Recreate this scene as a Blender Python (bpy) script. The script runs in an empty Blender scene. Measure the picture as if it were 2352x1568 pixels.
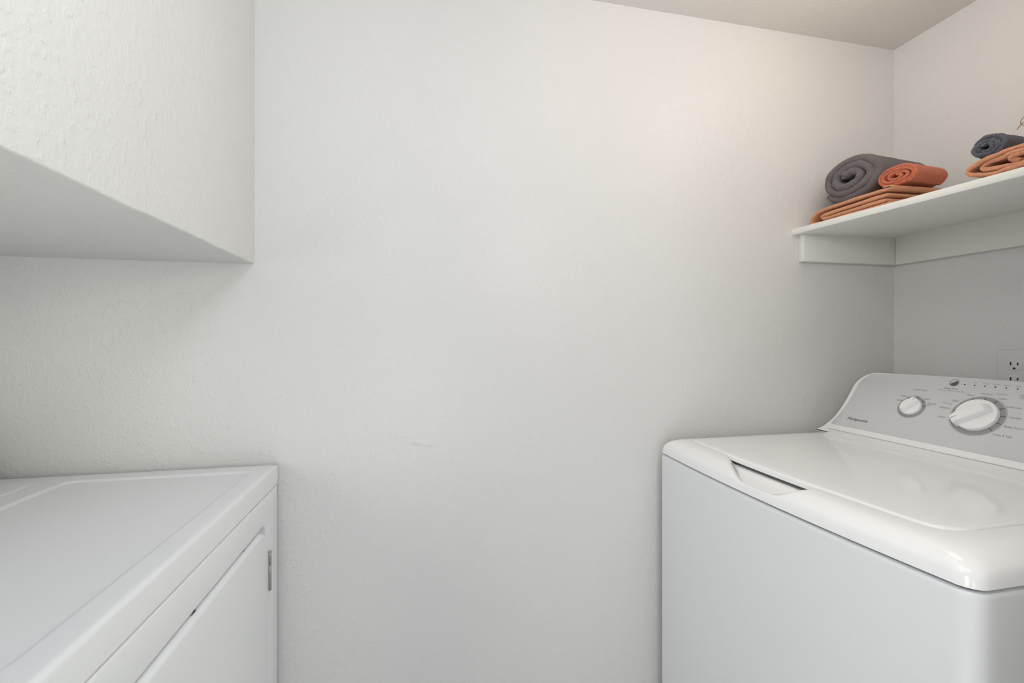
import bpy, bmesh, math, random
from math import sin, cos, pi, radians, sqrt
from mathutils import Vector, noise

# ------------------------------------------------------------------ camera, world, light, exposure
scene = bpy.context.scene
COL = scene.collection
ZC = 1.22                                    # eye height; heights below are measured from it and lifted by ZC
cam_data = bpy.data.cameras.new('camera')
cam_data.sensor_width = 36.0
cam_data.lens = 1030.5 / 2352 * 36.0
cam_data.shift_y = -5.94 / 2352
cam_data.clip_start = 0.02
cam = bpy.data.objects.new('camera', cam_data)
COL.objects.link(cam)
cam.location = (0, 0, ZC)
cam.rotation_euler = (pi / 2, 0, -radians(11.94))
scene.camera = cam

world = bpy.data.worlds.new('daylight')
scene.world = world
world.use_nodes = True
bg = world.node_tree.nodes['Background']
bg.inputs[0].default_value = (0.40, 0.62, 1.0, 1)
bg.inputs[1].default_value = 0.12

def area_light(name, loc, target, sx, sy, power, color, spread=pi):
    d = bpy.data.lights.new(name, 'AREA')
    d.shape = 'RECTANGLE'; d.size = sx; d.size_y = sy
    d.energy = power; d.color = color; d.spread = spread
    o = bpy.data.objects.new(name, d)
    COL.objects.link(o)
    o.location = loc
    o.rotation_euler = (Vector(target) - Vector(loc)).to_track_quat('-Z', 'Y').to_euler()
    return o

def point_light(name, loc, radius, power, color):
    d = bpy.data.lights.new(name, 'POINT')
    d.shadow_soft_size = radius
    d.energy = power; d.color = color
    o = bpy.data.objects.new(name, d)
    COL.objects.link(o)
    o.location = loc
    return o

point_light('closet_lamp_light', (0.95, 0.70, 1.99), 0.16, 2.10, (1.0, 0.85, 0.72))
point_light('doorway_lamp_light', (0.20, 0.20, 2.02), 0.12, 4.6, (1.0, 0.97, 0.93))
point_light('ceiling_lamp_light', (0.50, 0.62, 2.00), 0.10, 0.45, (1.0, 0.70, 0.62))
area_light('hall_window_light', (-1.5, -1.3, 1.4), (0.6, 0.6, 1.1), 0.8, 1.2, 12.6, (1.0, 0.96, 0.82))
area_light('hall_low_fill', (0.1, -1.3, 0.8), (0.2, 0.8, 1.2), 0.8, 0.8, 7.2, (0.94, 0.94, 1.0))  # added low fill from the hall, no fixture behind it
area_light('hall_side_fill', (1.5, -0.9, 1.3), (-0.3, 0.8, 1.2), 0.7, 0.9, 11.0, (0.98, 1.0, 0.80))  # added fill from the hall's right side, no fixture
area_light('floor_bounce_fill', (-0.7, -0.5, 2.3), (-0.7, -0.5, 0), 0.5, 0.5, 9.0, (1.0, 1.0, 0.92), 0.7)  # added narrow beam, lights the hall floor for its upward bounce
point_light('right_fill_light', (0.46, 0.12, 1.60), 0.07, 4.6, (1.0, 0.98, 0.88))  # added fill floating at mid-height on the right, no lamp there
point_light('left_fill_light', (-0.10, 0.10, 1.75), 0.12, 4.6, (0.78, 0.84, 1.0))  # added cool fill floating left of the camera, no lamp there

scene.view_settings.view_transform = 'Standard'
scene.view_settings.look = 'None'
scene.view_settings.gamma = 1.0
scene.view_settings.use_curve_mapping = False
scene.view_settings.exposure = 0.09

# ------------------------------------------------------------------ materials
def material(name, color, rough=0.5, coat=0.0, metal=0.0, bump=None, spec=0.5, sheen=0.0, mottling=None):
    m = bpy.data.materials.new(name)
    m.use_nodes = True
    nt = m.node_tree
    b = nt.nodes['Principled BSDF']
    b.inputs['Base Color'].default_value = (*color, 1)
    b.inputs['Roughness'].default_value = rough
    b.inputs['Metallic'].default_value = metal
    b.inputs['Specular IOR Level'].default_value = spec
    b.inputs['Coat Weight'].default_value = coat
    b.inputs['Coat Roughness'].default_value = 0.08
    b.inputs['Sheen Weight'].default_value = sheen
    tc = nt.nodes.new('ShaderNodeTexCoord')
    if mottling:
        s, amt = mottling
        nz = nt.nodes.new('ShaderNodeTexNoise'); nz.inputs['Scale'].default_value = s; nz.inputs['Detail'].default_value = 3
        nt.links.new(tc.outputs['Object'], nz.inputs['Vector'])
        mr = nt.nodes.new('ShaderNodeMapRange')
        mr.inputs['From Min'].default_value = 0.3; mr.inputs['From Max'].default_value = 0.7
        mr.inputs['To Min'].default_value = 1 - amt; mr.inputs['To Max'].default_value = 1 + amt
        nt.links.new(nz.outputs['Fac'], mr.inputs['Value'])
        mx = nt.nodes.new('ShaderNodeVectorMath'); mx.operation = 'SCALE'
        mx.inputs[0].default_value = color
        nt.links.new(mr.outputs[0], mx.inputs['Scale'])
        nt.links.new(mx.outputs[0], b.inputs['Base Color'])
    prev = None
    for (kind, scale, dist, lo, hi) in (bump or []):
        if kind == 'noise':
            nz = nt.nodes.new('ShaderNodeTexNoise'); nz.inputs['Scale'].default_value = scale
            nz.inputs['Detail'].default_value = 2; nz.inputs['Distortion'].default_value = 0.0
            out = nz.outputs['Fac']
        else:
            nz = nt.nodes.new('ShaderNodeTexVoronoi'); nz.inputs['Scale'].default_value = scale
            out = nz.outputs['Distance']
        nt.links.new(tc.outputs['Object'], nz.inputs['Vector'])
        mr = nt.nodes.new('ShaderNodeMapRange'); mr.interpolation_type = 'SMOOTHSTEP'
        mr.inputs['From Min'].default_value = lo; mr.inputs['From Max'].default_value = hi
        nt.links.new(out, mr.inputs['Value'])
        bp = nt.nodes.new('ShaderNodeBump'); bp.inputs['Strength'].default_value = 1.0
        bp.inputs['Distance'].default_value = dist
        nt.links.new(mr.outputs[0], bp.inputs['Height'])
        if prev: nt.links.new(prev, bp.inputs['Normal'])
        prev = bp.outputs['Normal']
    if prev: nt.links.new(prev, b.inputs['Normal'])
    return m

WALL_BUMP = [('noise', 85, 0.00050, 0.50, 0.76), ('noise', 210, 0.00026, 0.25, 0.75)]
M_wall = material('white_satin_wall_paint', (0.73, 0.73, 0.722), 0.34, bump=WALL_BUMP, spec=0.4)
M_ceiling = material('ceiling_paint', (0.72, 0.70, 0.67), 0.8, bump=[('noise', 150, 0.0003, 0.3, 0.7)])
M_floor = material('pale_vinyl_floor', (0.78, 0.76, 0.73), 0.5, mottling=(6, 0.06))
M_trim = material('white_shelf_paint', (0.80, 0.80, 0.76), 0.35, bump=[('noise', 120, 0.0002, 0.3, 0.7)])
M_enamel = material('white_enamel', (0.825, 0.842, 0.868), 0.30, coat=0.1, bump=[('noise', 500, 0.00003, 0.3, 0.7)])
M_plastic = material('white_gloss_plastic', (0.945, 0.950, 0.960), 0.11, coat=0.1)
M_grey = material('grey_control_panel', (0.68, 0.69, 0.71), 0.35)
M_ring = material('grey_dial_ring', (0.34, 0.34, 0.35), 0.4)
M_ink = material('grey_printing_ink', (0.34, 0.34, 0.35), 0.5)
M_inkpale = material('pale_ink_and_seam_shade', (0.49, 0.49, 0.50), 0.5)  # also paints the shade line at the console seam
M_inkdark = material('dark_printing_ink', (0.10, 0.10, 0.105), 0.5)
M_black = material('black_parts_and_seam_shade', (0.02, 0.02, 0.02), 0.6)  # also paints the shade inside the washer seam
M_smoke = material('smoky_button_plastic', (0.10, 0.10, 0.085), 0.25)
M_steel = material('hinge_steel', (0.42, 0.43, 0.41), 0.35, metal=1.0)
M_outlet = material('outlet_plastic', (0.71, 0.71, 0.70), 0.35)
M_twine = material('jute_twine', (0.33, 0.20, 0.10), 0.9, bump=[('noise', 900, 0.0004, 0.3, 0.7)])
M_gapshade = material('painted_gap_shade', (0.10, 0.10, 0.10), 0.6)  # dark grey that paints shade into the dryer's gaps
def terry(name, color, scale=800, d=0.0012):
    return material(name, color, 0.95, spec=0.1, sheen=0.25, mottling=(500, 0.14),
                    bump=[('noise', scale, d, 0.25, 0.75)])
M_greytowel = terry('charcoal_terry', (0.200, 0.176, 0.190), 650, 0.0022)
M_redtowel = terry('coral_terry', (0.70, 0.185, 0.095))
M_peach = terry('peach_terry', (0.83, 0.375, 0.205))
M_blue = terry('slate_blue_terry', (0.140, 0.156, 0.200), 450, 0.0035)

# ------------------------------------------------------------------ helpers
def finish(bm, angle=34):
    bmesh.ops.remove_doubles(bm, verts=bm.verts, dist=1e-6)
    bmesh.ops.recalc_face_normals(bm, faces=bm.faces)
    ca = radians(angle)
    for f in bm.faces: f.smooth = True
    for e in bm.edges:
        if len(e.link_faces) == 2:
            e.smooth = e.calc_face_angle(0) < ca

def obj(name, bm, mat, parent=None, base=(0, 0, 0), angle=34, tidy=True):
    """Link one mesh. With a parent the world-space vertices are made local to the thing's base."""
    if tidy: finish(bm, angle)
    if parent is not None:
        b = Vector(parent.get('base_point', base))
        for v in bm.verts: v.co -= b
    me = bpy.data.meshes.new(name)
    bm.to_mesh(me); bm.free()
    me.materials.append(mat)
    o = bpy.data.objects.new(name, me)
    COL.objects.link(o)
    if parent is not None:
        o.parent = parent
        o['base_point'] = list(parent['base_point'])
    return o

def thing(name, label, cat, loc, group=None):
    o = bpy.data.objects.new(name, None)
    COL.objects.link(o)
    o.location = loc
    o['base_point'] = list(loc)
    o['label'] = label; o['category'] = cat
    if group: o['group'] = group
    return o

def tag(o, label, cat, group=None):
    o['label'] = label; o['category'] = cat
    if group: o['group'] = group
    return o

def structure(name, bm, mat):
    o = obj(name, bm, mat)
    o['kind'] = 'structure'
    return o

def box(bm, x0, x1, y0, y1, z0, z1, bevel=0.0, seg=2):
    r = bmesh.ops.create_cube(bm, size=1.0)
    vs = r['verts']
    for v in vs:
        v.co = Vector(((x0 + x1) / 2 + v.co.x * (x1 - x0), (y0 + y1) / 2 + v.co.y * (y1 - y0), (z0 + z1) / 2 + v.co.z * (z1 - z0)))
    if bevel > 0:
        es = list({e for v in vs for e in v.link_edges})
        bmesh.ops.bevel(bm, geom=es, offset=bevel, segments=seg, affect='EDGES', profile=0.5)

def bridge(bm, loops, close_first=True, close_last=True, cyclic=True):
    """Skin a list of equally long point loops; returns the vertex rings."""
    rings = [[bm.verts.new(p) for p in lp] for lp in loops]
    n = len(rings[0])
    for a, b in zip(rings[:-1], rings[1:]):
        for i in range(n if cyclic else n - 1):
            j = (i + 1) % n
            try: bm.faces.new((a[i], a[j], b[j], b[i]))
            except ValueError: pass
    if close_first: bm.faces.new(list(reversed(rings[0])))
    if close_last: bm.faces.new(rings[-1])
    return rings

def lerp(a, b, t): return a + (b - a) * t
def smooth(e0, e1, x):
    t = max(0.0, min(1.0, (x - e0) / (e1 - e0)))
    return t * t * (3 - 2 * t)
def interp(tab, x):
    if x <= tab[0][0]: return tab[0][1]
    for (a, fa), (b, fb) in zip(tab[:-1], tab[1:]):
        if x <= b: return lerp(fa, fb, (x - a) / (b - a))
    return tab[-1][1]

# ------------------------------------------------------------------ the room
YF = 1.10                                    # far wall
XR = 1.4253                                  # right wall
XL = -1.16                                   # left wall
CEIL = ZC + 0.8815
bm = bmesh.new(); box(bm, XL - 0.1, XR + 0.1, YF, YF + 0.1, 0, CEIL + 0.1); wall_back = structure('wall_back', bm, M_wall)
bm = bmesh.new(); box(bm, XR, XR + 0.1, 0.16, YF, 0, CEIL + 0.1); structure('wall_right', bm, M_wall)
bm = bmesh.new(); box(bm, XL - 0.1, XL, 0.16, YF, 0, CEIL + 0.1); structure('wall_left', bm, M_wall)
bm = bmesh.new(); box(bm, XL, XR, 0.16, YF, CEIL, CEIL + 0.1); structure('ceiling', bm, M_ceiling)
# the wall with the doorway the picture is taken through
bm = bmesh.new()
box(bm, 0.60, XR, 0.16, 0.27, 0, CEIL)
box(bm, XL, 0.60, 0.16, 0.27, ZC + 0.84, CEIL)
structure('wall_front', bm, M_wall)
bm = bmesh.new(); box(bm, -2.4, 2.6, -2.6, YF, -0.1, 0); structure('floor', bm, M_floor)
# boxed-in bulkhead above the dryer
SX, SZ = -0.3555, ZC + 0.1674
bm = bmesh.new()
R = 0.003
prof = [(XL, SZ), (SX - R, SZ)] + [(SX - R + R * sin(t), SZ + R - R * cos(t)) for t in [pi / 12 * k for k in range(1, 6)]] + [(SX, SZ + R), (SX, CEIL), (XL, CEIL)]
ny = 60
loops = []
for k in range(ny + 1):
    y = lerp(0.27, YF, k / ny)
    w = 0.0016 * noise.noise((y * 7, 3, 1)) + 0.0008 * noise.noise((y * 25, 1, 7))
    loops.append([(x, y, z + (w if z < SZ + 0.05 else 0)) for x, z in prof])
bridge(bm, loops)
structure('wall_bulkhead', bm, M_wall)
# small drips and ridges in the wall paint
def ridge(pts, w, h):
    bm = bmesh.new()
    loops = []
    n = len(pts)
    for i, (x, z) in enumerate(pts):
        k = sin(pi * (i + 0.35) / (n - 0.3)) ** 0.5
        loops.append([(x, YF + 0.0005, z + w * k), (x, YF - h * k, z + w * 0.4 * k), (x, YF - h * k, z - w * 0.4 * k), (x, YF + 0.0005, z - w * k)])
    bridge(bm, loops)
    o = obj('paint_ridge', bm, M_wall)
    o.parent = wall_back
f_px, th_c = 1030.5, radians(11.94)
def on_wall(px, py):
    u = (px - 1176) / f_px; v = (778.06 - py) / f_px
    rx, ry = sin(th_c) + u * cos(th_c), cos(th_c) - u * sin(th_c)
    return (rx / ry * YF, v / ry * YF + ZC)
ridge([on_wall(944, 1016), on_wall(952, 1018), on_wall(960, 1019), on_wall(966, 1022)], 0.0015, 0.0034)
ridge([on_wall(972, 1021), on_wall(982, 1022.5), on_wall(990, 1023.5), on_wall(996, 1024)], 0.0014, 0.0024)
ridge([on_wall(1466, 1286), on_wall(1469, 1281), on_wall(1472, 1278)], 0.0018, 0.0028)
ridge([on_wall(1380, 1410), on_wall(1385, 1409), on_wall(1391, 1407)], 0.0017, 0.0030)

# ------------------------------------------------------------------ corner shelf on the right wall
SH_B = 0.3051                                # underside at the wall
def shelf_front(y):                          # x and underside height of the sagging front edge
    k = (YF - y) / (1.10 - 0.6017)
    return lerp(1.0585, 1.0725, min(k, 1.2)), lerp(0.2992, 0.2946, min(k, 1.2))
TH = 0.0175
base = (1.25, 0.6, ZC + SH_B)
shelf = thing('wall_shelf', 'white painted corner shelf on wooden cleats holding the towels', 'shelf', base)
bm = bmesh.new()
loops = []
for k in range(13):
    y = lerp(YF, 0.28, k / 12)
    xf, zf = shelf_front(y)
    r = 0.004
    def bz(x): return lerp(zf, SH_B, (x - xf) / (XR - xf))
    sec = [(XR, SH_B), (xf + r, bz(xf + r)), (xf + r * 0.3, bz(xf) + r * 0.3), (xf, bz(xf) + r), (xf, bz(xf) + TH - r), (xf + r * 0.3, bz(xf) + TH - r * 0.3), (xf + r, bz(xf + r) + TH), (XR, SH_B + TH)]
    loops.append([(x, y, z + ZC) for x, z in sec])
bridge(bm, loops)
obj('board', bm, M_trim, shelf)
bm = bmesh.new(); box(bm, 1.0805, XR, YF - 0.019, YF, ZC + 0.2222, ZC + 0.3065, 0.002); obj('cleat', bm, M_trim, shelf)
bm = bmesh.new(); box(bm, XR - 0.019, XR, 0.28, YF - 0.019, ZC + 0.2222, ZC + 0.3085, 0.002); obj('cleat', bm, M_trim, shelf)

# ------------------------------------------------------------------ wall outlet
out = thing('wall_outlet', 'white duplex outlet on the wall behind the washer panel', 'outlet', (XR, 0.816, ZC - 0.083))
bm = bmesh.new(); box(bm, XR - 0.0016, XR, 0.781, 0.851, ZC - 0.083 - 0.057, ZC - 0.083 + 0.057, 0.0013); obj('plate', bm, M_outlet, out)
for dz in (0.0185, -0.0185):
    zc = ZC - 0.083 + dz
    bm = bmesh.new()
    n = 32
    lp = []
    for k in range(n):
        a = 2 * pi * k / n
        lp.append((0.0165 * cos(a), max(-0.0125, min(0.0125, 0.0172 * sin(a)))))
    bridge(bm, [[(XR - 0.0015, 0.816 + a, zc + b) for a, b in lp], [(XR - 0.0026, 0.816 + a, zc + b) for a, b in lp], [(XR - 0.0028, 0.816 + a * 0.96, zc + b * 0.96) for a, b in lp]])
    rec = obj('receptacle', bm, M_outlet, out)
    for dy, h in ((0.0066, 0.0082), (-0.0066, 0.0068)):
        bm = bmesh.new(); box(bm, XR - 0.0033, XR - 0.0025, 0.816 + dy - 0.0014, 0.816 + dy + 0.0014, zc + 0.004 - h / 2, zc + 0.004 + h / 2)
        obj('slot', bm, M_black, rec)
    bm = bmesh.new()
    lp = [(0.0026 * cos(a), 0.0026 * sin(a)) for a in [pi * k / 10 for k in range(11)]] + [(-0.0026, -0.002), (0.0026, -0.002)]
    bridge(bm, [[(XR - x, 0.816 + a, zc - 0.0075 + b) for a, b in lp] for x in (0.0025, 0.0033)])
    obj('ground_hole', bm, M_black, rec)

# ------------------------------------------------------------------ washer
WY0, WY1 = 0.400, 1.072                      # near and far side
WYM = (WY0 + WY1) / 2
def wfront(y):
    chord = lerp(0.6379, 0.6262, (y - 0.4077) / (1.07 - 0.4077))
    return chord - 0.0160 * max(0.0, 1 - ((y - 0.739) / 0.336) ** 2)
def outline(y0, y1, xback, front, rn, rf, rb=0.02, nf=150, na=10, ns=40):
    """Rounded outline with a bowed front, from the far front corner towards the near one and round the back."""
    pts = []
    yn, yf = y0 + rn, y1 - rf
    for k in range(nf + 1):
        y = lerp(yf, yn, k / nf); pts.append((front(y), y))
    for k in range(1, na + 1):               # near front corner
        a = pi / 2 * k / na; pts.append((front(yn) + rn - rn * cos(a), yn - rn * sin(a)))
    x0 = front(yn) + rn
    for k in range(1, ns + 1): pts.append((lerp(x0, xback - rb, k / ns), y0))
    for k in range(1, 5):
        a = pi / 2 * k / 4; pts.append((xback - rb + rb * sin(a), y0 + rb - rb * cos(a)))
    for k in range(1, 9): pts.append((xback, lerp(y0 + rb, y1 - rb, k / 8)))
    for k in range(1, 5):
        a = pi / 2 * k / 4; pts.append((xback - rb + rb * cos(a), y1 - rb + rb * sin(a)))
    x1 = front(yf) + rf
    for k in range(1, ns + 1): pts.append((lerp(xback - rb, x1, k / ns), y1))
    for k in range(1, na):
        a = pi / 2 * k / na; pts.append((front(yf) + rf - rf * sin(a), y1 - rf + rf * cos(a)))
    return pts
W_out = outline(WY0, WY1, 1.345, wfront, 0.024, 0.012)
def shrink(pts, d):
    n = len(pts); res = []
    for i in range(n):
        a, b = Vector(pts[i - 1]), Vector(pts[(i + 1) % n])
        t = (b - a)
        t = t.normalized() if t.length > 1e-9 else Vector((1, 0))
        nrm = Vector((-t.y, t.x))            # outline runs counter-clockwise seen from above: inward is left
        res.append((pts[i][0] + nrm.x * d, pts[i][1] + nrm.y * d))
    return res
washer = thing('washing_machine', 'white top-load washer with sloped grey dial panel under the towel shelf', 'washing machine', (0.985, WYM, 0))
ZS = -0.2975                                 # seam under the top cover
bm = bmesh.new()
loops = [[(x, y, 0.0) for x, y in W_out], [(x, y, ZC + ZS - 0.010) for x, y in W_out]]
for k in range(1, 6):
    a = pi / 2 * k / 5; d = 0.006 * (1 - cos(a)); z = ZS - 0.010 + 0.0075 * sin(a)
    loops.append([(x, y, ZC + z) for x, y in shrink(W_out, d)])
bridge(bm, loops)
obj('cabinet', bm, M_enamel, washer, angle=50)
bm = bmesh.new()
ws = shrink(W_out, 0.008)
bridge(bm, [[(x, y, ZC + ZS - 0.006) for x, y in ws], [(x, y, ZC + ZS + 0.003) for x, y in ws]])
obj('seam_shade_ring', bm, M_black, washer, angle=50)  # black slab set in the open seam to paint its shade
# moulded top cover: a ring rising from the seam to the lid opening, with a finger scoop in its front
def lfront(y): return wfront(y) + lerp(0.0615, 0.064, (y - 0.46) / 0.56)
L_Y0, L_Y1, L_XB = 0.4650, 1.0330, 1.1180
def lid_outline(grow):
    return outline(L_Y0 - grow, L_Y1 + grow, L_XB + grow, lambda y: lfront(y) - grow, 0.042, 0.012, 0.01)
L_in = lid_outline(0.0012)
PROF = [(0.0, ZS + 0.0015), (0.012, -0.2900), (0.03, -0.2835), (0.06, -0.2785), (0.12, -0.2735), (0.2, -0.2695), (0.3, -0.2660), (0.4, -0.2634), (0.5, -0.2616), (0.62, -0.2602), (0.8, -0.2592), (1.0, -0.2590)]
AS = [0, 0.006, 0.012, 0.02, 0.03, 0.045, 0.06, 0.08, 0.1] + [0.1 + 0.9 * k / 34 for k in range(1, 35)]
def prof_z(a): return interp(PROF, a)
def prof_smooth(a):
    w = 0.012 + 0.05 * a
    return (prof_z(max(0, a - w)) + prof_z(a) * 2 + prof_z(min(1, a + w))) / 4 if 0 < a < 1 else prof_z(a)
def scoop(x, y, a, z):
    if x > 0.72: return z
    s = (a - 0.30) / 0.70
    lo, hi = 0.680 - 0.020 * a, 0.770 + 0.105 * a
    w = smooth(lo - 0.018, lo + 0.024, y) * (1 - smooth(hi - 0.026, hi + 0.020, y))
    rim = smooth(-0.02, 0.15, a)
    target = -0.2815 + 0.0065 * max(0, s)
    return lerp(z, min(z, target), w * rim)
bm = bmesh.new()
loops = [[(x, y, ZC + ZS + 0.0015) for x, y in shrink(W_out, 0.012)]]
for a in AS:
    lp = []
    for (xo, yo), (xi, yi) in zip(W_out, L_in):
        x, y = lerp(xo, xi, a), lerp(yo, yi, a)
        lp.append((x, y, ZC + scoop(x, y, a, prof_smooth(a))))
    loops.append(lp)
inner = lid_outline(0.0012)
loops.append([(x, y, min(p[2], ZC - 0.2742)) for (x, y), p in zip(inner, loops[-1])])
deep = lid_outline(-0.02)
loops.append([(x, y, p[2] - 0.003) for (x, y), p in zip(deep, loops[-1])])
bridge(bm, loops, close_first=False)
obj('top_cover', bm, M_plastic, washer, angle=50)
# lid
bm = bmesh.new()
zt, zb = -0.2562, -0.2690
loops = [[(x, y, ZC + zb) for x, y in lid_outline(-0.006)], [(x, y, ZC + zb) for x, y in lid_outline(-0.0015)]]
loops.append([(x, y, ZC + zb + 0.0015) for x, y in lid_outline(0)])
loops.append([(x, y, ZC + zt - 0.0045) for x, y in lid_outline(0)])
for k in range(1, 7):
    a = pi / 2 * k / 6
    loops.append([(x, y, ZC + zt - 0.0045 + 0.0040 * sin(a)) for x, y in lid_outline(-0.007 * (1 - cos(a)))])
loops.append([(x, y, ZC + zt) for x, y in lid_outline(-0.03)])
bridge(bm, loops)
# the rear of the lid sweeps up to the console
rise = [(1.070, -0.2565), (1.084, -0.2559), (1.095, -0.2547), (1.104, -0.2527), (1.1085, -0.2508), (1.1112, -0.2494), (1.1124, -0.2494), (1.1128, -0.2502), (1.1128, -0.2600), (1.070, -0.2600)]
bridge(bm, [[(x, y, ZC + min(z, -0.2600 + (z + 0.2600) * q)) for x, z in rise] for y, q in ((0.470, 0.2), (0.474, 0.8), (0.482, 1), (0.7, 1), (0.9, 1), (1.018, 1), (1.026, 0.8), (1.031, 0.2))])
obj('lid', bm, M_plastic, washer, angle=40)

# console: sloped face with flared base
PA = radians(56)
PT = Vector((cos(PA), 0, sin(PA))); PN = Vector((-sin(PA), 0, cos(PA)))
PO = Vector((1.125, 0, ZC - 0.234))
def pp(y, t, h=0.0): return PO + Vector((0, y, 0)) + PT * t + PN * h
half = [(1.0714, -0.0300), (1.0695, -0.0222), (1.0635, -0.0185), (1.0550, -0.0085), (1.0440, 0.0105), (1.0375, 0.0320), (1.0338, 0.0600), (1.0326, 0.0900), (1.0326, 0.1180), (1.0318, 0.1340), (1.0262, 0.1480), (1.0165, 0.1608), (1.0050, 0.1688), (0.9920, 0.1725), (0.9780, 0.1736), (0.93, 0.1750), (0.88, 0.1762), (0.83, 0.1770), (0.78, 0.1774)]
def mirror(half, yc, bottom):
    pts = [(y, t) for y, t in half] + [(yc, half[-1][1] + 0.0002)] + [(2 * yc - y, t) for y, t in reversed(half)]
    return pts
CON = mirror(half, WYM, -0.02)
def catmull(pts, m):
    res = []
    n = len(pts)
    for i in range(n - 1):
        p0, p1, p2, p3 = (Vector(pts[max(0, i - 1)]), Vector(pts[i]), Vector(pts[i + 1]), Vector(pts[min(n - 1, i + 2)]))
        for k in range(m):
            u = k / m
            res.append(tuple(0.5 * ((2 * p1) + (p2 - p0) * u + (2 * p0 - 5 * p1 + 4 * p2 - p3) * u * u + (3 * p1 - p0 - 3 * p2 + p3) * u ** 3)))
    res.append(pts[-1])
    return res
CON = catmull(CON, 3)
def close_bottom(pts, t):                    # run the outline back along the base
    (ya, ta), (yb, tb) = pts[-1], pts[0]
    m = 24
    return pts + [(lerp(ya, yb, k / m), t) for k in range(1, m)]
def shrink2(pts, d):                         # inward offset of a (y, t) loop
    n = len(pts); c = Vector((WYM, 0.07)); res = []
    for i in range(n):
        a, b = Vector(pts[i - 1]), Vector(pts[(i + 1) % n])
        t = (b - a).normalized(); nr = Vector((-t.y, t.x))
        if nr.dot(c - Vector(pts[i])) < 0: nr = -nr
        res.append((pts[i][0] + nr.x * d, pts[i][1] + nr.y * d))
    return res
CONL = close_bottom(CON, -0.0300)
bm = bmesh.new()
def back_pt(y, t):
    p = pp(y, t); return Vector((1.352, y, lerp(ZC - 0.262, p.z, 0.70)))
loops = [[back_pt(y, t) for y, t in CONL]]
R = 0.006
loops.append([pp(y, t, -R) for y, t in CONL])
for k in range(1, 6):
    a = pi / 2 * k / 5
    loops.append([pp(y, t, -R + R * sin(a)) for y, t in shrink2(CONL, 0.004 * (1 - cos(a)))])
bridge(bm, loops)
obj('console', bm, M_plastic, washer, angle=45)
bm = bmesh.new()
bridge(bm, [[pp(y, t, h) for t, h in ((-0.0176, -0.002), (-0.0176, 0.0003), (-0.0158, 0.0003), (-0.0158, -0.002))] for y in (0.424, 0.6, 0.8, 1.036)])
obj('seam_shade_strip', bm, M_inkpale, washer)  # grey strip painting the shade line between console and lid
# grey face plate
gh = [(1.0350, -0.0015), (1.0358, 0.0060), (1.0315, 0.0180), (1.0255, 0.0340), (1.0205, 0.0640), (1.0190, 0.0950), (1.0188, 0.1220), (1.0180, 0.1380), (1.0130, 0.1500), (1.0040, 0.1615), (0.9920, 0.1672), (0.9780, 0.1690), (0.93, 0.1712), (0.88, 0.1726), (0.83, 0.1735), (0.78, 0.1740)]
GP = close_bottom(catmull(mirror(gh, WYM, 0), 3), -0.0015)
bm = bmesh.new()
bridge(bm, [[pp(y, t, -0.002) for y, t in GP], [pp(y, t, 0.0004) for y, t in GP], [pp(y, t, 0.0008) for y, t in shrink2(GP, 0.0006)]])
panel = obj('control_panel', bm, M_grey, washer)
panel['label'] = 'flat grey control panel with printed settings'

def lettering(text, y, t, size, mat, name='lettering', align='LEFT', slant=0.0, bold=0.0, width=None, spacing=1.0):
    cu = bpy.data.curves.new('lettering_source', 'FONT')
    cu.body = text; cu.size = size; cu.align_x = align; cu.shear = slant; cu.offset = bold
    cu.extrude = 0.0001; cu.space_character = spacing
    tmp = bpy.data.objects.new('lettering_source', cu)
    COL.objects.link(tmp)
    dg = bpy.context.evaluated_depsgraph_get()
    me = bpy.data.meshes.new_from_object(tmp.evaluated_get(dg))
    bm = bmesh.new(); bm.from_mesh(me)
    bpy.data.objects.remove(tmp); bpy.data.curves.remove(cu); bpy.data.meshes.remove(me)
    sc = 1.0
    xs = [v.co.x for v in bm.verts]
    if width: sc = width / (max(xs) - min(xs))
    x0 = min(xs)
    for v in bm.verts:
        lx = (v.co.x - (x0 if align == 'LEFT' else 0)) * sc
        v.co = pp(y - lx, t + v.co.y, 0.0010 + v.co.z)
    return obj(name, bm, mat, panel, tidy=False)

S = 0.0062
hp = lettering('Hotpoint', 0.9978, 0.0205, 0.0118, M_inkdark, 'brand_lettering', slant=0.28, bold=0.00018, width=0.0545, spacing=1.12)
hp['label'] = 'dark slanted brand lettering'
W = lettering
W('Load Size', 0.8772, 0.1298, 0.0070, M_ink, width=0.0292)
W('Small', 0.9025, 0.0957, S, M_ink, width=0.0140)
W('Medium', 0.8968, 0.1082, S, M_ink, width=0.0195)
W('Large', 0.8683, 0.1125, S, M_ink, width=0.0126)
W('Super', 0.8454, 0.1075, S, M_ink, width=0.0132)
W('Precise', 0.8330, 0.0968, S, M_ink, width=0.0170)
W('Fill', 0.8321, 0.0918, S, M_ink, width=0.0070)
W('Deep Rinse', 0.8157, 0.1415, S, M_ink, width=0.0280)
W('(for liquid fabric softener)', 0.8263, 0.1362, 0.0045, M_inkpale, width=0.0510)
W('Whites', 0.8079, 0.1030, S, M_inkpale, width=0.0215)
W('Light', 0.7893, 0.1118, S, M_ink, width=0.0134)
W('Medium', 0.8065, 0.0908, S, M_ink, width=0.0212)
W('Heavy', 0.8004, 0.0670, S, M_ink, width=0.0150)
W('Heavy', 0.7693, 0.1302, S, M_ink, width=0.0164)
W('Medium', 0.7445, 0.1362, S, M_ink, width=0.0212)
W('Colors', 0.7198, 0.1395, S, M_inkpale, width=0.0200)
W('Light', 0.7119, 0.1290, S, M_ink, width=0.0130)
W('Delicates', 0.6925, 0.1112, S, M_ink, width=0.0232)
W('Casuals', 0.6821, 0.0885, S, M_ink, width=0.0192)
W('Bulky Items', 0.6826, 0.0660, S, M_ink, width=0.0295)
W('Drain & Spin', 0.6936, 0.0448, S, M_ink, width=0.0305)
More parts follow.
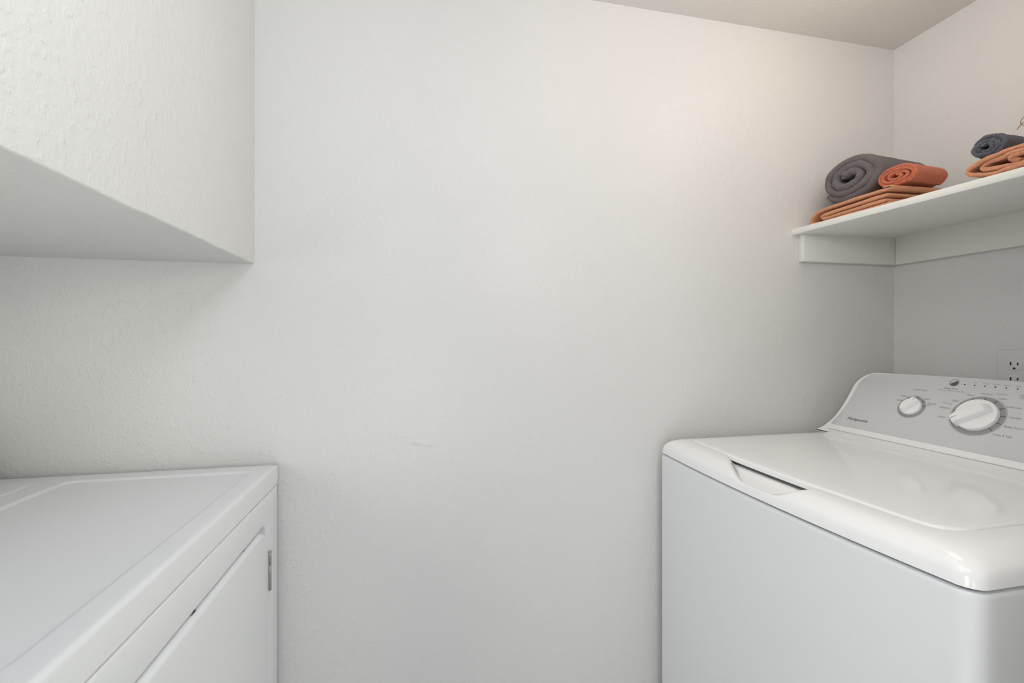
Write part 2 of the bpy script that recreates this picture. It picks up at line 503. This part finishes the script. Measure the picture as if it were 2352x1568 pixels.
W('Tap', 0.6811, 0.1405, S, M_ink)
W('Cold', 0.6802, 0.1345, S, M_ink)
for tx, y in (('Fill', 0.7638), ('Soak', 0.7448), ('Wash', 0.7266), ('Rinse', 0.7087), ('Spin', 0.6903)):
    W(tx, y, 0.1622, 0.0050, M_inkpale, align='CENTER')
W('.', 0.7880, 0.1577, 0.004, M_inkpale)

def disc(bm, yc, tc, h0, h1, r0, r1, n=64, dome=0.0):
    loops = []
    for (r, h) in ((r0, h0), (r1, h1)):
        loops.append([pp(yc + r * cos(2 * pi * k / n), tc + r * sin(2 * pi * k / n), h) for k in range(n)])
    for q in (0.97, 0.9, 0.6, 0.3):
        loops.append([pp(yc + r1 * q * cos(2 * pi * k / n), tc + r1 * q * sin(2 * pi * k / n), h1 + dome * (1 - q * q)) for k in range(n)])
    bridge(bm, loops)
for y in (0.7811, 0.7628, 0.7445, 0.7261, 0.7080, 0.6897):
    bm = bmesh.new(); disc(bm, y, 0.1571, 0.0006, 0.0012, 0.0015, 0.0014, 16); obj('indicator_light', bm, M_black, panel)
bm = bmesh.new()
box(bm, 0, 0, 0, 0, 0, 0)
bm.free(); bm = bmesh.new()
a0, a1 = pp(0.7880, 0.1580, 0.0009), pp(0.7828, 0.1575, 0.0009)
lp = [pp(0.7880, 0.1577, 0.0009), pp(0.7826, 0.1574, 0.0009), pp(0.7826, 0.1578, 0.0009), pp(0.7880, 0.1581, 0.0009)]
bridge(bm, [lp, [p + PN * 0.0003 for p in lp]])
obj('printed_line', bm, M_inkpale, panel)
# round button in its collar
BY, BT, BR = 0.8018, 0.1592, 0.0092
bm = bmesh.new()
n = 48
loops = []
for r, h in ((BR, 0.0006), (BR, 0.0016), (BR - 0.0006, 0.0018), (BR - 0.0012, 0.0014), (BR - 0.0016, 0.0004)):
    loops.append([pp(BY + r * cos(2 * pi * k / n), BT + r * sin(2 * pi * k / n), h) for k in range(n)])
bridge(bm, loops)
button = obj('button', bm, M_ring, panel)
bm = bmesh.new()
lp = []
for k in range(n):
    a = 2 * pi * k / n
    y, t = BY + (BR - 0.0018) * cos(a), BT + (BR - 0.0018) * sin(a)
    if (y - BY) * 0.62 + (t - BT) * 0.78 > 0.0012:
        d = (y - BY) * 0.62 + (t - BT) * 0.78 - 0.0012
        y -= 0.62 * d; t -= 0.78 * d
    lp.append((y, t))
bridge(bm, [[pp(y, t, 0.0012) for y, t in lp], [pp(y, t, 0.0019) for y, t in lp]])
lens = obj('button_lens', bm, M_smoke, panel)
lens['label'] = 'dark smoky lens of the round button'

def dial(yc, tc, rr, rk, ang, ticks, bar_w, hk=0.010, hb=0.011, tip=1.04, tail=0.80):
    """Ring printed round the knob, the knob disc with its raised grip bar, tick marks and pointer line."""
    bm = bmesh.new(); disc(bm, yc, tc, 0.0006, 0.0012, rr, rr, 72)
    ring = obj('dial_ring', bm, M_ring, washer)
    bm = bmesh.new()
    n = 72
    loops = []
    for r, h in ((rr * 1.045, 0.0007), (rr * 1.045, 0.0011), (rr * 1.02, 0.0011), (rr * 1.02, 0.0007)):
        loops.append([pp(yc + r * cos(2 * pi * k / n), tc + r * sin(2 * pi * k / n), h) for k in range(n)])
    bridge(bm, loops + [loops[0]], False, False)
    o = obj('dial_outline', bm, M_inkpale, ring)
    for a in ticks:
        ca, sa = cos(a), sin(a)
        bm = bmesh.new()
        w = 0.0007
        lp = []
        for r, q in ((rr * 0.82, -w), (rr * 0.985, -w), (rr * 0.985, w), (rr * 0.82, w)):
            lp.append((yc + r * ca - q * sa, tc + r * sa + q * ca))
        bridge(bm, [[pp(y, t, 0.0010) for y, t in lp], [pp(y, t, 0.0017) for y, t in lp]])
        obj('tick_mark', bm, M_inkdark, ring)
    # knob: dished disc with a bevelled rim
    bm = bmesh.new()
    loops = []
    for r, h in ((rk * 0.97, 0.0010), (rk, 0.0018), (rk * 0.99, hk * 0.75), (rk * 0.965, hk * 0.93), (rk * 0.93, hk), (rk * 0.86, hk * 0.97), (rk * 0.5, hk * 0.93), (rk * 0.2, hk * 0.92)):
        loops.append([pp(yc + r * cos(2 * pi * k / n), tc + r * sin(2 * pi * k / n), h) for k in range(n)])
    bridge(bm, loops)
    # grip bar across the knob, pointed along ang
    ca, sa = cos(ang), sin(ang)
    def bp(u, v, h): return pp(yc + u * ca - v * sa, tc + u * sa + v * ca, h)
    stations = []
    m = 14
    for k in range(m + 1):
        u = lerp(-rk * tail, rk * tip, k / m)
        q = k / m
        wv = bar_w * rk * (0.80 + 0.20 * q)
        if q > 0.9: wv *= 0.9
        top = hk + hb * smooth(-0.02, 0.13, q) if q < 0.92 else hk + hb * (1 - 0.25 * (q - 0.92) / 0.08)
        stations.append([bp(u, -wv, 0.003), bp(u, -wv * 0.96, top * 0.55 + 0.002), bp(u, -wv * 0.86, top - 0.0015), bp(u, -wv * 0.72, top), bp(u, wv * 0.72, top), bp(u, wv * 0.86, top - 0.0015), bp(u, wv * 0.96, top * 0.55 + 0.002), bp(u, wv, 0.003)])
    bridge(bm, stations)
    knob = obj('knob', bm, M_plastic, ring)
    bm = bmesh.new()
    top = hk + hb * 0.86
    lp = [(rk * tip * 0.66, -0.0004), (rk * tip * 0.93, -0.0004), (rk * tip * 0.93, 0.0004), (rk * tip * 0.66, 0.0004)]
    bridge(bm, [[bp(u, v, top) for u, v in lp], [bp(u, v, hk + hb + 0.0003) for u, v in lp]])
    obj('pointer_line', bm, M_ink, ring)
TICKS = [math.atan2(t - 0.0833, y - 0.7326) for y, t in ((0.7731, 0.0716), (0.7752, 0.0902), (0.7669, 0.1075), (0.7520, 0.1197), (0.7330, 0.1233), (0.7138, 0.1195), (0.6977, 0.1069), (0.6888, 0.0896), (0.6887, 0.0712), (0.6986, 0.0546))]
dial(0.7326, 0.0833, 0.0468, 0.0375, radians(-39), TICKS, 0.34, hb=0.0125)
dial(0.8627, 0.0828, 0.0292, 0.0225, radians(122), [radians(x) for x in (165, 135, 95, 55, 15)], 0.42, hk=0.008, hb=0.010, tip=0.98, tail=0.98)

# ------------------------------------------------------------------ dryer
DX, DY0, DY1 = -0.302, 0.405, 1.078          # front plane, near and far side
DZ = -0.2768                                 # top
DXB = -1.03
dryer = thing('clothes_dryer', 'white front-load dryer with a recessed flat top below the bulkhead', 'dryer', (-0.66, 0.74, 0))
# top pan: rolled front and side edges, shallow recessed centre
RX0, RX1, RY0, RY1 = -0.671, -0.337, 0.446, 1.036
def rr_sdf(x, y, x0, x1, y0, y1, r):
    qx = abs(x - (x0 + x1) / 2) - (x1 - x0) / 2 + r
    qy = abs(y - (y0 + y1) / 2) - (y1 - y0) / 2 + r
    return min(max(qx, qy), 0) + math.hypot(max(qx, 0), max(qy, 0)) - r
def top_z(x, y):
    z = DZ - 0.0036 * (1 - smooth(-0.0080, 0.0010, rr_sdf(x, y, RX0, RX1, RY0, RY1, 0.022)))
    z += 0.0016 * (1 - smooth(-0.004, 0.002, rr_sdf(x, y, -1.2, -0.715, 0.40, 1.046, 0.03)))
    return z
def spaced(a, b, dense, step, fine):
    vals = []
    v = a
    while v < b - 1e-9:
        vals.append(v)
        near = min(abs(v - q) for q in dense)
        v += fine if near < 0.018 else step
    vals.append(b)
    return vals
XSs = spaced(DXB, DX - 0.008, (RX0, RX1, -0.715), 0.02, 0.0015)
YSs = spaced(DY0 + 0.006, DY1 - 0.006, (RY0, RY1), 0.02, 0.0015)
bm = bmesh.new()
grid = [[bm.verts.new((x, y, ZC + top_z(x, y))) for y in YSs] for x in XSs]
for i in range(len(XSs) - 1):
    for j in range(len(YSs) - 1):
        bm.faces.new((grid[i][j], grid[i + 1][j], grid[i + 1][j + 1], grid[i][j + 1]))
border = [grid[i][0] for i in range(len(XSs))] + [grid[-1][j] for j in range(1, len(YSs))] + [grid[i][-1] for i in range(len(XSs) - 2, -1, -1)] + [grid[0][j] for j in range(len(YSs) - 2, 0, -1)]
def out_dir(v):
    x, y = v.co.x, v.co.y
    dx = 1 if x > DX - 0.0085 else 0
    dy = 1 if y > DY1 - 0.0065 else (-1 if y < DY0 + 0.0065 else 0)
    return dx, dy
prev = border
for k in range(1, 8):
    a = pi / 2 * k / 6 if k <= 6 else pi / 2
    ring = []
    for v in border:
        dx, dy = out_dir(v)
        ox = 0.008 * sin(a) * dx; oy = 0.006 * sin(a) * dy
        if k <= 6: z = v.co.z - 0.007 * (1 - cos(a))
        else: z = ZC + DZ - 0.0415
        ring.append(bm.verts.new((v.co.x + ox, v.co.y + oy, z)))
    for i in range(len(border)):
        j = (i + 1) % len(border)
        bm.faces.new((prev[i], prev[j], ring[j], ring[i]))
    prev = ring
last = []
for v in prev:
    dx = 1 if v.co.x > DX - 0.001 else 0
    last.append(bm.verts.new((v.co.x - 0.012 * dx, v.co.y, v.co.z)))
for i in range(len(prev)):
    j = (i + 1) % len(prev)
    bm.faces.new((prev[i], prev[j], last[j], last[i]))
obj('top_panel', bm, M_enamel, dryer, angle=50)
bm = bmesh.new(); box(bm, DX - 0.011, DX - 0.007, DY0 + 0.004, DY1 - 0.004, ZC + DZ - 0.052, ZC + DZ - 0.036); obj('seam_shade_strip', bm, M_gapshade, dryer)  # dark strip behind the seam, its shade put in as colour
# side and back shell
bm = bmesh.new(); box(bm, DXB, DX - 0.012, DY0 + 0.001, DY1 - 0.001, 0.0, ZC + DZ - 0.030, 0.002); obj('cabinet', bm, M_enamel, dryer)
# front panel with the door opening
ZP1 = ZC + DZ - 0.0449
DOY0, DOY1, DOZ1, DOZ0 = 0.470, 0.9995, ZC - 0.3815, ZC - 0.93
DP = 0.0055                                  # the door stands proud of the panel
def rrect(y0, y1, z0, z1, r, n=10, m=12):
    pts = []
    for (cy, cz, a0) in ((y1 - r, z1 - r, 0), (y0 + r, z1 - r, pi / 2), (y0 + r, z0 + r, pi), (y1 - r, z0 + r, 1.5 * pi)):
        arc = [(cy + r * cos(a0 + pi / 2 * k / n), cz + r * sin(a0 + pi / 2 * k / n)) for k in range(n + 1)]
        pts += arc
    res = []                                 # subdivide the straights
    N = len(pts)
    for i in range(N):
        res.append(pts[i])
        if i % (n + 1) == n:
            b = pts[(i + 1) % N]
            for k in range(1, m): res.append((lerp(pts[i][0], b[0], k / m), lerp(pts[i][1], b[1], k / m)))
    return res
bm = bmesh.new()
def ploop(x, g, r): return [(x, y, z) for y, z in rrect(DY0 + g, DY1 - g, 0.0 + g, ZP1 - g, r)]
def dloop(x, g, r): return [(x, y, z) for y, z in rrect(DOY0 - g, DOY1 + g, DOZ0 - g, DOZ1 + g, r)]
loops = [ploop(DX - 0.016, 0.0, 0.004), ploop(DX - 0.005, 0.0, 0.004)]
for k in range(1, 5):
    a = pi / 2 * k / 4
    loops.append(ploop(DX - 0.005 * (1 - sin(a)), 0.004 * (1 - cos(a)), 0.004))
loops.append(dloop(DX, 0.0080, 0.024))
loops.append(dloop(DX - 0.0006, 0.0058, 0.0225))
loops.append(dloop(DX - 0.0030, 0.0044, 0.0215))
loops.append(dloop(DX - 0.0150, 0.0040, 0.0210))
bridge(bm, loops, False, False)
obj('front_panel', bm, M_enamel, dryer, angle=45)
bm = bmesh.new()
box(bm, DX - 0.0155, DX - 0.0135, DOY0 - 0.01, DOY1 + 0.01, DOZ0 - 0.01, DOZ1 + 0.01)
obj('door_gap_shade', bm, M_gapshade, dryer)  # dark backing plate painting the shade in the gap round the door
bm = bmesh.new()
loops = [[(DX - 0.0128, y, z) for y, z in rrect(DOY0, DOY1, DOZ0, DOZ1, 0.044)], [(DX + DP - 0.0110, y, z) for y, z in rrect(DOY0, DOY1, DOZ0, DOZ1, 0.044)]]
for k in range(1, 8):
    a = pi / 2 * k / 7
    g = 0.0085 * (1 - cos(a))
    loops.append([(DX + DP - 0.0110 + 0.0110 * sin(a), y, z) for y, z in rrect(DOY0 + g, DOY1 - g, DOZ0 + g, DOZ1 - g, 0.044 - g * 0.7)])
loops.append([(DX + DP + 0.0001, y, z) for y, z in rrect(DOY0 + 0.05, DOY1 - 0.05, DOZ0 + 0.05, DOZ1 - 0.05, 0.02)])
bridge(bm, loops)
door = obj('door', bm, M_enamel, dryer, angle=45)
# hinge knuckles in the gap beside the door
HY, HX = 1.0040, DX + DP + 0.0010
def knuckle(z0, z1, r):
    bm = bmesh.new()
    n = 16
    def c(z, q): return [(HX + q * cos(2 * pi * k / n), HY + q * sin(2 * pi * k / n), z) for k in range(n)]
    bridge(bm, [c(z0, r * 0.8), c(z0 + 0.0008, r), c(z1 - 0.0008, r), c(z1, r * 0.8)])
    return bm
zt_h, zb_h = ZC - 0.4345, ZC - 0.5160
HI = obj('hinge', knuckle(zb_h, zb_h + 0.052, 0.0027), M_steel, dryer)
HI['label'] = 'steel hinge in the gap beside the door'
obj('hinge_knuckle', knuckle(zb_h + 0.0528, zt_h - 0.003, 0.0027), M_steel, HI)
bm = bmesh.new(); bmesh.ops.create_uvsphere(bm, u_segments=16, v_segments=10, radius=0.0030)
for v in bm.verts: v.co += Vector((HX, HY, zt_h - 0.0022))
obj('hinge_pin', bm, M_steel, HI)
# catch peeping out of the door's top edge
bm = bmesh.new()
n = 20
def cc(x, r): return [(x + 0.0025, 0.7030 + 1.35 * r * cos(2 * pi * k / n), DOZ1 + 0.0008 + r * sin(2 * pi * k / n)) for k in range(n)]
bridge(bm, [cc(DX - 0.010, 0.0044), cc(DX - 0.0045, 0.0044), cc(DX - 0.0045, 0.0036), cc(DX - 0.0060, 0.0032)])
ct = obj('door_catch', bm, M_steel, door)
bm = bmesh.new()
bridge(bm, [cc(DX - 0.0062, 0.0034), cc(DX - 0.0046, 0.0030)])
obj('catch_hole', bm, M_black, door)
bm = bmesh.new(); box(bm, DX - 0.007, DX - 0.0022, 0.8885, 0.8915, DOZ1 - 0.001, DOZ1 + 0.0025, 0.0005); obj('door_stud', bm, M_steel, door)
# control console along the back of the dryer
bm = bmesh.new()
A2 = radians(56)
def dp(y, t, h=0.0): return Vector((-0.822 - t * cos(A2) + h * sin(A2), y + (0.74 - WYM) + 0.004, ZC - 0.262 + t * sin(A2) + h * cos(A2)))
loops = [[Vector((DXB + 0.002, dp(y, t).y, dp(y, t).z)) for y, t in CONL], [dp(y, t, -0.006) for y, t in CONL]]
for k in range(1, 6):
    a = pi / 2 * k / 5
    loops.append([dp(y, t, -0.006 + 0.006 * sin(a)) for y, t in shrink2(CONL, 0.004 * (1 - cos(a)))])
bridge(bm, loops)
obj('console', bm, M_plastic, dryer, angle=45)

# ------------------------------------------------------------------ towels
TILT = -radians(1.0)
def sheet(bm, path, th, L, nx=18, seed=0, rough=0.0009, ends=0.003, taper=3):
    """A thick cloth layer that follows a path in (y, z) and runs from x=0 to x=L with rounded ends."""
    n = len(path)
    rows = []
    for i, (y, z) in enumerate(path):
        a = Vector(path[max(0, i - 1)]); b = Vector(path[min(n - 1, i + 1)])
        t = (b - a).normalized(); nr = Vector((-t.y, t.x))
        k = 1.0
        if i < taper: k = sqrt(max(0.05, 1 - (1 - (i + 0.5) / taper) ** 2))
        if n - 1 - i < taper: k = sqrt(max(0.05, 1 - (1 - (n - 1 - i + 0.5) / taper) ** 2))
        h = th / 2 * k
        s = i * 0.37 + seed
        x0 = ends * noise.noise((s * 0.23, seed, 0.3)) + ends * 0.5 * noise.noise((s * 0.9, seed, 5.3))
        x1 = L + ends * noise.noise((s * 0.23, seed, 9.3))
        row = []
        sec = []
        for q in range(nx + 1): sec.append((lerp(x0 + h, x1 - h, q / nx), h))
        for q in range(1, 6):
            ang = pi / 2 - pi * q / 6; sec.append((x1 - h + h * cos(ang), h * sin(ang)))
        for q in range(nx + 1): sec.append((lerp(x1 - h, x0 + h, q / nx), -h))
        for q in range(1, 6):
            ang = -pi / 2 - pi * q / 6; sec.append((x0 + h + h * cos(ang), h * sin(ang)))
        for (x, o) in sec:
            p = Vector((x, y + nr.x * o, z + nr.y * o))
            d = noise.noise_vector((p.x * 55 + seed, p.y * 55, p.z * 55)) * rough + noise.noise_vector((p.x * 190, p.y * 190 + seed, p.z * 190)) * rough * 0.6
            row.append(p + d)
        rows.append(row)
    bridge(bm, rows)

def spiral(R, r0, cy, turns, seed, wob, end, flip, per=36):
    """Rolled-up path: the pitch is even all round, cy flattens the roll sideways, end is the angle of the loose edge."""
    pts = []
    N = int(turns * per)
    for i in range(N + 1):
        q = i / N
        a = end - flip * 2 * pi * turns * (1 - q)
        r = lerp(r0, R, q) * (1 + wob * noise.noise((cos(a) * 1.3 + seed, sin(a) * 1.3, q * 2.5)))
        pts.append(((r + cy * min(1.0, 0.12 + q * 1.6)) * cos(a), r * sin(a)))
    return pts

def roll(name, label, loc, R, cy, L, turns, r0, mat, seed, yaw=0.0, wob=0.03, end=0.0, rough=0.0009, ends=0.003, flip=1, nx=18, pack=1.0, per=36):
    bm = bmesh.new()
    th = (R - r0) / (turns + 0.5) * pack
    sheet(bm, spiral(R - th / 2, r0 + th / 2, cy, turns, seed, wob, end, flip, per), th, L, nx, seed, rough, ends, 5)
    o = obj(name, bm, mat, angle=80)
    o.location = loc
    o.rotation_euler = (0, TILT, yaw)
    tag(o, label, 'towel', 'towels on the shelf')
    return o

def shelf_top(x, y):
    xf, zf = shelf_front(y)
    return ZC + lerp(zf, SH_B, (x - xf) / (XR - xf)) + TH

# folded peach towel under the two rolls
bm = bmesh.new()
H = 0.047
outer = [(-0.006, H - 0.0075), (0.03, H - 0.0070), (0.08, H - 0.0068), (0.13, H - 0.0072), (0.17, H - 0.0085), (0.196, H - 0.0125), (0.211, 0.0200), (0.2130, 0.0125), (0.206, 0.0065), (0.19, 0.0048), (0.15, 0.0045), (0.10, 0.0046), (0.05, 0.0048), (0.0, 0.0048), (-0.004, 0.0048)]
outer = catmull(outer, 5)
sheet(bm, outer, 0.0085, 0.165, 14, 3.1, 0.0008, 0.004)
inner_p = catmull([(0.000, 0.0265), (0.05, 0.0262), (0.10, 0.0258), (0.15, 0.0245), (0.172, 0.0225), (0.180, 0.0180), (0.172, 0.0142), (0.15, 0.0138), (0.10, 0.0140), (0.05, 0.0145), (0.004, 0.0150)], 5)
sheet(bm, inner_p, 0.0095, 0.160, 14, 7.7, 0.0009, 0.004)
lip = catmull([(0.012, H - 0.0010), (0.0, H - 0.0012), (-0.008, H - 0.0040), (-0.004, H - 0.0085), (0.01, H - 0.0095)], 4)
sheet(bm, lip, 0.0032, 0.150, 14, 1.7, 0.0005, 0.002)
o = obj('folded_towel', bm, M_peach, angle=80)
o.location = (1.088, 0.853, shelf_top(1.088, 0.95) - 0.0002)
o.rotation_euler = (0, TILT, 0)
tag(o, 'folded peach towel lying flat under the charcoal and coral rolls', 'towel', 'towels on the shelf')
tf = o.location.z + H
roll('rolled_towel', 'large charcoal towel roll on the folded towel by the corner', (1.118, 0.980, tf + 0.0660), 0.0672, 0.0150, 0.215, 2.9, 0.001, M_greytowel, 2.0, yaw=radians(8), wob=0.05, end=radians(-38), rough=0.0012, ends=0.010, pack=1.04)
roll('rolled_towel', 'small coral red washcloth roll beside the large charcoal roll', (1.125, 0.864, tf + 0.0282), 0.0290, 0.0165, 0.112, 3.4, 0.000, M_redtowel, 5.0, yaw=radians(6), wob=0.05, end=radians(232), rough=0.0007, ends=0.004, pack=1.04)
# second stack, running out of the frame
z2 = shelf_top(1.10, 0.62)
roll('rolled_towel', 'flattened loose peach towel roll lying under the slate blue roll', (1.094, 0.614, z2 + 0.0255), 0.0275, 0.0670, 0.19, 2.9, 0.000, M_peach, 9.0, yaw=radians(2), wob=0.26, end=radians(262), rough=0.0022, ends=0.007, pack=0.98, per=60)
roll('rolled_towel', 'slate blue fuzzy towel roll on top of the loose peach towel', (1.118, 0.6845, z2 + 0.0490 + 0.0245), 0.0270, 0.0045, 0.13, 2.7, 0.000, M_blue, 12.0, yaw=radians(5), wob=0.08, end=radians(265), rough=0.0030, ends=0.005, nx=30, pack=1.0)

# ------------------------------------------------------------------ twine bow on the blue roll
def tube(bm, pts, r, n=8):
    loops = []
    N = len(pts)
    for i, p in enumerate(pts):
        a = Vector(pts[max(0, i - 1)]); b = Vector(pts[min(N - 1, i + 1)])
        t = (b - a).normalized()
        u = t.cross(Vector((0.3, 0.2, 1))).normalized(); w = t.cross(u)
        loops.append([Vector(p) + (u * cos(2 * pi * k / n) + w * sin(2 * pi * k / n)) * r for k in range(n)])
    bridge(bm, loops)
def ray_pt(px, py, x):
    u = (px - 1176) / f_px; v = (778.06 - py) / f_px
    rx, ry = sin(th_c) + u * cos(th_c), cos(th_c) - u * sin(th_c)
    k = x / rx
    return (x, ry * k, ZC + v * k)
TX = 1.228
bow = thing('twine_bow', 'thin brown twine bow sticking up beside the slate blue towel roll', 'twine', (TX, 0.687, z2 + 0.064))
bm = bmesh.new()
tube(bm, [(TX, 0.6940 + 0.0320 * cos(2 * pi * k / 40), z2 + 0.0735 + 0.0270 * sin(2 * pi * k / 40)) for k in range(41)], 0.0007)
obj('tie', bm, M_twine, bow)
kn = Vector(ray_pt(2362, 283, 1.222))
loopA = [(2362, 283), (2357, 288), (2350, 287.2), (2345.5, 285.5), (2344, 281), (2346, 276), (2351, 269.5), (2357, 265), (2364, 266), (2367, 275), (2362, 283)]
bm = bmesh.new()
def smooth3(pts, m):
    res = []
    for i in range(len(pts) - 1):
        p0, p1, p2, p3 = (Vector(pts[max(0, i - 1)]), Vector(pts[i]), Vector(pts[i + 1]), Vector(pts[min(len(pts) - 1, i + 2)]))
        for k in range(m):
            u = k / m
            res.append(0.5 * ((2 * p1) + (p2 - p0) * u + (2 * p0 - 5 * p1 + 4 * p2 - p3) * u * u + (3 * p1 - p0 - 3 * p2 + p3) * u ** 3))
    res.append(Vector(pts[-1]))
    return res
tube(bm, smooth3([ray_pt(x, y, 1.222) for x, y in loopA], 6), 0.00075)
obj('loop', bm, M_twine, bow)
bm = bmesh.new()
tube(bm, smooth3([ray_pt(x, y, 1.218) for x, y in ((2362, 273), (2355, 278.5), (2346.5, 285), (2341, 291), (2335.5, 297.5))], 5), 0.00075)
obj('tail', bm, M_twine, bow)
bm = bmesh.new()
tube(bm, smooth3([ray_pt(2362, 283, 1.222), ray_pt(2363, 300, 1.224), (TX, 0.690, z2 + 0.1005)], 6), 0.0008)
obj('knot_cord', bm, M_twine, bow)

# tidy the helper property
for o in scene.objects:
    if 'base_point' in o: del o['base_point']
